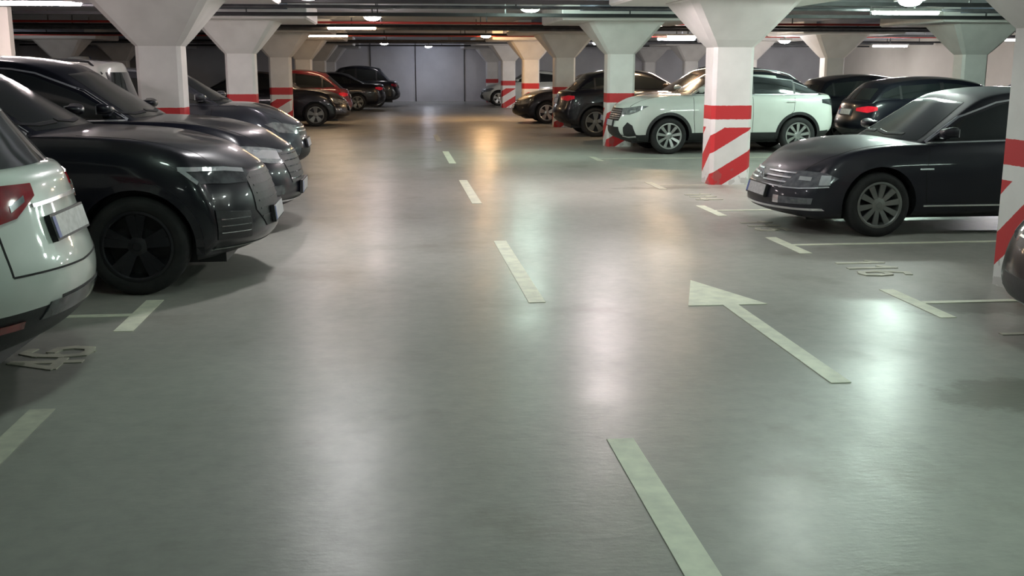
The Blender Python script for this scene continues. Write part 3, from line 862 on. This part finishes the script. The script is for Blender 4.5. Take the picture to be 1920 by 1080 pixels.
pipe(42.4, 2.60, .05, M['steel'], 'ceiling_pipe', 'grey pipe before the fifth column pair', 'pipe')
pipe(48.5, 2.60, .05, M['cable'], 'cable_tray', 'furthest black cable tray near the back wall', 'cable tray')

# ------------------------------------------------------------------ lamps
def lamp_meshes(kind):
    if kind == 'bulkhead':
        bm = bmesh.new()
        bmesh.ops.create_uvsphere(bm, u_segments=20, v_segments=12, radius=1)
        for v in bm.verts: v.co = Vector((v.co.x * .17, v.co.y * .11, (v.co.z * .07 if v.co.z < 0 else v.co.z * .012) - .03))
        b2 = bmesh.new(); box(b2, -.19, .19, -.13, .13, -.02, .05)
    else:
        bm = bmesh.new(); box(bm, -.60, .60, -.055, .055, -.075, -.02)
        bmesh.ops.bevel(bm, geom=list(bm.edges), offset=.015, segments=2, affect='EDGES')
        b2 = bmesh.new(); box(b2, -.63, .63, -.075, .075, -.02, .03)
    bmesh.ops.recalc_face_normals(bm, faces=bm.faces); bmesh.ops.recalc_face_normals(b2, faces=b2.faces)
    a = bpy.data.meshes.new('diffuser'); bm.to_mesh(a); bm.free()
    for p in a.polygons: p.use_smooth = True
    b = bpy.data.meshes.new('housing'); b2.to_mesh(b); b2.free(); b.materials.append(M['fixture'])
    return a, b
LM = {k: lamp_meshes(k) for k in ('bulkhead', 'tube')}
EM = {}
TINT = dict(cool=(.76, 1.0, .86), pink=(1.0, .86, .86), warm=(1.0, .70, .42), white=(1, .97, .98), blue=(.82, .86, 1.0), amber=(1.0, .60, .28), neutral=(.88, 1.0, .92))
def lamp(x, y, z, kind, tint, s, label):
    key = (kind, tint, s)
    if key not in EM:
        mm = LM[kind][0].copy(); mm.materials.clear(); mm.materials.append(emis('%s_%s_lamp_glow' % (tint, kind), TINT[tint], s)); EM[key] = mm
    o = empty('ceiling_light', (x, y, z)); tag(o, label, 'ceiling light', 'ceiling lamps')
    inst('housing', LM[kind][1], o); inst('diffuser', EM[key], o)
    bm = bmesh.new()
    zt = 2.70 if any(abs(x - c) < 1.1 for c in (-10.9, LX, RX, 12.45)) else 2.85
    box(bm, -.015, .015, -.015, .015, .03, zt - z)
    bmesh.ops.recalc_face_normals(bm, faces=bm.faces)
    link('hanger_rod', bm, M['steel'], o)

LGAIN = 8.0
LAMPS = [
 # x, y, z, kind, tint, strength, label
 (-.55, 9.7, 2.66, 'bulkhead', 'white', 36, 'lamp above the near left part of the lane, out of the picture top'),
 (-.45, 23.4, 2.70, 'bulkhead', 'pink', 19, 'white oval lamp under the ceiling, upper left of centre'),
 (-.42, 45.5, 2.66, 'bulkhead', 'white', 8, 'small white lamp far down the lane before the back wall'),
 (2.45, 19.6, 2.70, 'bulkhead', 'cool', 38, 'bright oval lamp at the top edge right of centre'),
 (2.8, 13.9, 2.66, 'bulkhead', 'pink', 58, 'lamp above the lane just out of the picture top'),
 (6.1, 24.6, 2.66, 'bulkhead', 'warm', 20, 'warm lamp behind the second right column'),
 (7.5, 15.3, 2.60, 'bulkhead', 'cool', 54, 'lamp above the empty bay behind the dark sedan'),
 (9.0, 18.5, 2.62, 'tube', 'cool', 34, 'long bright tube lamp at the top edge on the right'),
 (7.6, 40.5, 2.58, 'bulkhead', 'white', 70, 'round bright lamp left of the second right column cap'),
 (8.5, 31.0, 2.56, 'tube', 'warm', 26, 'warm tube lamp between the two nearer right columns'),
 (8.9, 33.8, 2.56, 'tube', 'white', 26, 'white tube lamp behind the warm one'),
 (11.6, 31.5, 2.44, 'bulkhead', 'white', 80, 'flat oval lamp right of the nearer striped column'),
 (16.8, 35.5, 2.4, 'tube', 'white', 36, 'small warm tube lamp near the right wall'),
 (18.5, 45.0, 2.5, 'tube', 'white', 42, 'tube lamp by the far end of the right wall'),
 (17.6, 29.3, 2.45, 'tube', 'white', 40, 'tube lamp at the right picture edge'),
 (-5.3, 17.2, 2.62, 'tube', 'pink', 26, 'pinkish tube lamp at the top edge on the left'),
 (-2.0, 33.4, 2.62, 'tube', 'warm', 7, 'warm tube lamp above the far left cars'),
 (-1.05, 27.6, 2.64, 'tube', 'warm', 4, 'short warm tube lamp behind the white oval one'),
 (-8.6, 17.0, 2.55, 'tube', 'pink', 17, 'unseen lamp added to light the partition wall at the left picture edge'),  # unseen lamp added to brighten the partition wall
 (-11.5, 33.6, 2.55, 'bulkhead', 'white', 12, 'faint lamp in the dark background at left'),
 (2.9, 34.6, 2.66, 'bulkhead', 'amber', 66, 'amber lamp near the yellow-lit column'),
 (1.6, 51.6, 2.66, 'bulkhead', 'blue', 17, 'added bluish lamp close to the back wall, brightening it'),  # added source, set close so it brightens the back wall
 (3.4, 8.3, 2.66, 'bulkhead', 'neutral', 58, 'added fill lamp above the arrow, out of the picture top'),  # added out of view to light the column fronts
 (6.2, 12.6, 2.66, 'bulkhead', 'neutral', 36, 'added fill lamp above the bonnet of the dark sedan'),  # added above the frame for light on the striped column's front
 (-4.6, 12.0, 2.66, 'tube', 'pink', 5, 'added fill lamp above the second black crossover'),  # added over the car to light the front of the left column
 (-1.2, 15.8, 2.66, 'bulkhead', 'pink', 15, 'added fill lamp in front of the cream column'),  # no fixture known here; added fill kept above the frame
 (2.9, 3.2, 2.66, 'bulkhead', 'cool', 24, 'added fill lamp above and right of the camera'),  # unseen source added to light the near floor
 (8.4, 8.8, 2.66, 'tube', 'neutral', 14, 'added fill lamp over the right bays beside the dark sedan'),  # added fill for the near right bays, out of view
 (9.0, 2.0, 2.66, 'tube', 'cool', 10, 'added fill lamp over the right bays beside the camera'),  # unseen fill added for the right side near the camera
 (-1.2, 5.4, 2.66, 'bulkhead', 'cool', 8, 'added fill lamp above the tail of the white crossover'),  # faint fill for the near left floor, added out of view
 (-5.2, 1.5, 2.66, 'bulkhead', 'cool', 8, 'added fill lamp over the left bays beside the camera'),  # unseen fill added for the left bays near the camera
 (1.0, -6.0, 2.66, 'tube', 'neutral', 5, 'added fill lamp over the lane behind the camera'),  # added behind the camera to lift the near floor
]
for a in LAMPS: lamp(*a[:5], a[5] * LGAIN, a[6])


# ------------------------------------------------------------------ floor markings
def flat(name, polys, mat, label, cat, group, z=.004):
    bm = bmesh.new()
    for qi, P in enumerate(polys):
        lo = [bm.verts.new((x, y, .0005)) for x, y in P]; hi = [bm.verts.new((x, y, z + .0004 * (qi % 12))) for x, y in P]
        bm.faces.new(hi); bm.faces.new(lo[::-1])
        for k in range(len(P)):
            k2 = (k + 1) % len(P); bm.faces.new((lo[k], lo[k2], hi[k2], hi[k]))
    bmesh.ops.recalc_face_normals(bm, faces=bm.faces)
    o = link(name, bm, mat); tag(o, label, cat, group); return o
rect = lambda x0, x1, y0, y1: [(x0, y0), (x1, y0), (x1, y1), (x0, y1)]
for y0, y1, mt_, lb in ((1.68, 4.41, 'mark', 'pale lane dash nearest the camera, cut by the bottom edge'), (7.23, 9.97, 'mark', 'pale lane dash in the middle of the picture'),
                   (12.84, 15.61, 'mark', 'third lane dash, level with the gap before the nearest red-striped pair'), (18.45, 21.16, 'mark', 'fourth lane dash, short and far, level with the white crossover'), (24.1, 26.6, 'mark_faint', 'furthest and faintest lane dash in the centre')):
    flat('lane_dash', [rect(.90, 1.02, y0, y1)], M[mt_], lb, 'lane marking', 'lane centre dashes')
flat('direction_arrow', [[(2.25, 7.9), (1.99, 7.015), (2.23, 7.01), (2.345, 7.01), (2.555, 7.01)], rect(2.235, 2.345, 5.13, 7.01)], M['mark'], 'pale arrow painted on the floor right of the centre dash, pointing away', 'floor arrow', None)
RT = 3.55
names_r = ['on the right beside the arrow shaft', 'just before the dark sedan bumper', 'left of the gap beside the striped column', 'at the foot of the nearer striped column', 'far one before the white crossover nose']
for k, (y, lb) in enumerate(zip((6.94, 9.44, 11.9, 14.6, 19.1), ('on the right, beside the painted number 116', 'touching the shadow of the dark sedan front', 'left of the dark sedan, between it and the column', 'at the foot of the white striped column before the crossover', 'far one by the nose of the white crossover'))):
    flat('bay_line', [rect(RT, RT + .11, y - .46, y + .46), *([rect(RT + .11, RX - .33, y - .035, y + .035), rect(RX + .33, RT + 4.9, y - .035, y + .035)] if k in (0, 3) else [rect(RT + .11, RT + 4.9, y - .035, y + .035)])], M['mark' if k < 3 else 'mark_faint'], 'T-shaped parking bay line %s' % lb, 'bay line', 'parking bay lines')
flat('bay_line', [rect(RT, RT + .11, 4.46 - .46, 4.46 + .46), rect(RT + .11, 8.4, 6.0, 6.07) if False else rect(RT + .11, 8.4, 4.43, 4.50)], M['mark'], 'T-shaped parking bay line at the lower right picture corner edge', 'bay line', 'parking bay lines')
flat('bay_stripe', [rect(3.70, 4.6, 6.0, 6.05)], M['mark_faint'], 'short thin line under the black bumper at the right picture edge', 'bay line', None)
for y, lb in ((7.14, 'on the left between the white car and the first black crossover'), (4.66, 'on the left below the white car, lowest of the left ones')):
    flat('bay_line', [rect(-1.79, -1.67, y - .46, y + .46), rect((LX + .33) if y > 6 else -6.6, -1.79, y - .035, y + .035)], M['mark' if y > 6 else 'mark_faint'], 'T-shaped parking bay line %s' % lb, 'bay line', 'parking bay lines')
GL = {'1': [[(.02, .75), (.5, 1), (.5, 0)]], '6': [[(.85, .95), (.45, 1), (.15, .75), (.02, .35), (.15, .05), (.5, 0), (.85, .05), (.98, .3), (.85, .52), (.5, .58), (.1, .45)]],
      '5': [[(.9, 1), (.15, 1), (.1, .58), (.6, .62), (.95, .4), (.85, .08), (.5, 0), (.05, .08)]], '4': [[(.7, 0), (.7, 1), (.02, .3), (1, .3)]]}
def number(txt, ox, oy, side, h, w, adv, label, mat='mark_faint', sw=.058):
    """side +1: text read facing +X; starts at far end"""
    polys = []
    for i, ch in enumerate(txt):
        for st in GL[ch]:
            pts = []
            for (u, v) in st:
                if side > 0: pts.append(Vector((ox + v * h, oy - i * adv - u * w)))
                else: pts.append(Vector((ox - v * h, oy + i * adv + u * w)))
            for a, b in zip(pts, pts[1:]):
                d = (b - a).normalized(); n = Vector((-d.y, d.x)) * sw / 2; e = d * sw * .35
                polys.append([tuple(a - n - e), tuple(b - n + e), tuple(b + n + e), tuple(a + n - e)])
    flat('bay_number', polys, M[mat], label, 'painted number', 'painted bay numbers', z=.005)
number('116', 3.69, 8.56, 1, .38, .17, .235, 'painted bay number 116 on the floor right of the arrow')
number('115', 3.65, 10.98, 1, .30, .17, .25, 'painted bay number beside the front bumper of the dark sedan')
number('114', 3.74, 13.55, 1, .30, .17, .25, 'painted bay number on the floor left of the empty bay', )
number('46', -1.80, 5.85, -1, .36, .20, .25, 'painted bay number on the floor under the white car bumper')

# ------------------------------------------------------------------ background left
o = boxobj('storage_cabinet', (-12.4, -11.7, 43.0, 43.6, 0, 2.05), M['blue_panel'], bev=.02); tag(o, 'bluish cabinet standing far back beyond the left columns', 'cabinet')
bm = bmesh.new(); lathe(bm, [(.001, 0), (.34, 0), (.34, 1.9), (.30, 1.98), (.001, 2.0)], 24, axis='Z'); bmesh.ops.recalc_face_normals(bm, faces=bm.faces)
o = link('water_tank', bm, M['fixture'], None, smooth=40); o.location = (-10.1, 36.2, 0); tag(o, 'whitish upright tank in front of a background column at far left', 'tank')


def at_right(S, nose, y, rear_in=False):
    # nose (or tail when rear_in) sits at x=nose, the rest stretches to +X
    return (nose + S['L'] / 2, y, 0), (PI if rear_in else 0)
def at_left(S, nose, y, rear_in=False):
    return (nose - S['L'] / 2, y, 0), (0 if rear_in else PI)
S2 = dict(SUV, L=4.85, W=1.94, H=1.68, hf=.87, hc=1.14, wr=.36, c0=1.35, r0=2.2, r1=4.0, c1=4.65, clad=False, bow=.34, sill=.24)
l, r = at_left(S2, -.95, 8.72)
make_car('crossover_car', 'glossy black crossover on the left, nearest of the nose-out cars, dark wheel and slim headlight', S2, M['black_paint'], l, r, rim=M['alloy_dark'], front=globals().get('audi_front'), winframe='chrome')
S3 = dict(SUV, L=4.7, W=1.88, H=1.71, hf=.83, hc=1.12, clad=True, c0=1.25, r0=2.15)
l, r = at_left(S3, -.95, 11.2)
make_car('crossover_car', 'black crossover second in the left row with chrome window line and bright headlight', S3, M['black_paint'], l, r, rim=M['alloy_dark'], winframe='chrome', front=globals().get('suv3_front'))
S4 = dict(SUV, L=4.4, W=1.82, H=1.60, hf=.82, hc=1.10, c0=.95, r0=1.75, fo=.85)
l, r = at_left(S4, -1.28, 16.25)
make_car('crossover_car', 'dark grey crossover in front of the cream column on the left', S4, M['grey_paint'], l, r, rim=M['alloy'])
S1 = dict(SUV, L=4.4, W=1.83, H=1.62, rear_h=1.11, br=1.11, c1=4.25, r1=3.93, bowr=.24, leanr=.10, gbow=.20, roof_drop_r=.13, wr=.34, clad=True, b0=.22, sill=.24, rear_clad=True)
l, r = at_left(S1, -1.63, 5.68, True)
make_car('crossover_car', 'white crossover cut by the left picture edge, tail towards the lane, black lower bumper', S1, M['white_paint'], l, r, rear=globals().get('qash_rear'))
S5 = dict(SUV, L=4.3, W=1.8, H=1.70, c1=4.26, r1=4.05, leanr=.04, tumble=.16, roof_drop_r=.04)
l, r = at_left(S5, -3.02, 13.45, True)
make_car('crossover_car', 'cream white crossover whose roof shows between the black crossover and the big column', S5, M['silver_white'], l, r, rails=True)
S6 = dict(SEDAN, L=4.6, H=1.5, hf=.74, hc=1.02)
l, r = at_left(S6, -1.3, 31.6)
make_car('saloon_car', 'black car on the left beyond the grey column, headlight shining', S6, M['black_paint'], l, r, rim=M['alloy_dim'], details='far')
S7 = dict(HATCH, H=1.56)
l, r = at_left(S7, -1.35, 34.6, True)
make_car('hatchback_car', 'dark red hatchback far on the left, tail towards the lane', S7, M['red_paint'], l, r, details='far', trim=M['red_lens_b'])
S8 = dict(SEDAN, H=1.45)
l, r = at_left(S8, -.38, 42.9, True)
make_car('saloon_car', 'black saloon far on the left in front of the far black crossover', S8, M['black_paint'], l, r, rim=M['alloy_dim'], details='far', trim=M['red_lens_b'])
S9 = dict(SUV, L=4.6, H=1.70)
l, r = at_left(S9, .22, 46.4, True)
make_car('crossover_car', 'black crossover furthest on the left, close to the back wall', S9, M['black_paint'], l, r, details='far', trim=M['red_lens'])

SP = dict(SEDAN, H=1.405, hf=.65, hc=.885, br=.96, rear_h=.93, wr=.315, bow=.24, lean=.14, hood_mid=.03, c0=1.13, r0=1.95, tuck=.02, b0=.17)
l, r = at_right(SP, 3.70, 10.70)
make_car('saloon_car', 'dark grey saloon on the right with chrome grille bars and plate, nose to the lane', SP, M['dark_paint'], l, r, rim=M['alloy_dim'], style=(10, .030, 0), front=globals().get('passat_front'), winframe='chrome', rear=None)
SW = dict(SUV, float=True, roof_drop_r=.13, H=1.57, L=4.40, W=1.84, rear_h=1.11, br=1.10, leanr=.03, bowr=.13, hf=.90, hc=1.10, wb=2.55, fo=1.0, wr=.345, c0=1.15, r0=1.95, r1=3.62, c1=4.30)
l, r = at_right(SW, 4.18, 20.9)
make_car('crossover_car', 'white crossover with black cladding partly behind the striped column on the right', SW, M['white_paint'], l, r, rim=M['alloy'], style=(9, .030, 0), trim=M['lamp_dark'], front=globals().get('peug_front'), rails='chrome', winframe='chrome')
SR = dict(HATCH, L=4.4, hf=.76)
l, r = at_right(SR, 3.50, 5.45)
make_car('hatchback_car', 'black car cut by the right picture edge in front of the striped column', SR, M['black_paint'], l, r, rim=M['alloy_dark'], plate_f=False)
SR4 = dict(SUV, L=4.5, H=1.57)
l, r = at_right(SR4, 3.85, 26.2, True)
make_car('crossover_car', 'black crossover on the right with glowing red tail light, left of the pale column', SR4, M['black_paint'], l, r, rim=M['alloy_dim'], trim=M['red_lens_b'], details='far')
SR5 = dict(SEDAN)
l, r = at_right(SR5, 3.5, 32.4)
make_car('saloon_car', 'black saloon nose far on the right beyond the black crossover', SR5, M['dark_paint'], l, r, details='far')
SR6 = dict(HATCH, L=4.0, H=1.5, r1=3.5, c1=3.85, fo=.75, wb=2.45)
l, r = at_right(SR6, 3.75, 47.9)
make_car('hatchback_car', 'small white hatchback far on the right behind the striped and yellow columns', SR6, M['white_paint'], l, r, details='far')
SR7 = dict(SUV, L=4.35, H=1.63, hf=.86, r1=3.7, c1=4.2)
l, r = at_right(SR7, 4.55, 23.5)
make_car('crossover_car', 'bronze crossover with roof rails behind the white crossover', SR7, M['tan_paint'], l, r, rails=True, details='far')
SR8 = dict(HATCH, L=4.6, H=1.43, c1=4.45, r1=4.05)
l, r = at_right(SR8, 9.05, 21.1, True)
make_car('hatchback_car', 'black hatchback with red tail light and plate right behind the white crossover', SR8, M['black_paint'], l, r, trim=M['red_lens_b'], details='far')
SR9 = dict(HATCH, L=4.3, H=1.46, c1=4.15, r1=3.85)
l, r = at_right(SR9, 8.98, 23.75, True)
make_car('hatchback_car', 'black hatchback roof beyond the one with the red tail light', SR9, M['black_paint'], l, r, details='far')
SR10 = dict(HATCH, L=4.3, H=1.46)
l, r = at_right(SR10, 15.2, 27.6)
make_car('hatchback_car', 'maroon car roof at the right edge behind the capped background column', SR10, M['maroon'], l, r, details='far')


# ------------------------------------------------------------------ camera, world, view
w = bpy.data.worlds.new('World'); SC.world = w; w.use_nodes = True
w.node_tree.nodes['Background'].inputs[0].default_value = (.5, .55, .6, 1)
w.node_tree.nodes['Background'].inputs[1].default_value = .02
cam = bpy.data.cameras.new('camera'); co = bpy.data.objects.new('camera', cam); COL.objects.link(co)
cam.sensor_width = 36; cam.lens = 1989.6 / 1920 * 36; cam.clip_end = 300; cam.clip_start = .05
yaw, pitch = math.radians(6.169), math.radians(11.704)
co.location = (0, 0, 1.617)
co.rotation_mode = 'XYZ'; co.rotation_euler = (PI / 2 - pitch, 0, -yaw)
SC.camera = co
SC.view_settings.view_transform = 'Standard'; SC.view_settings.look = 'None'
SC.view_settings.exposure = 0.0; SC.view_settings.gamma = 1.0; SC.view_settings.use_curve_mapping = False
SC.cycles.use_denoising = True
SC.cycles.max_bounces = 8; SC.cycles.diffuse_bounces = 4; SC.cycles.glossy_bounces = 4
SC.cycles.sample_clamp_indirect = 6
SC.cycles.use_light_tree = True
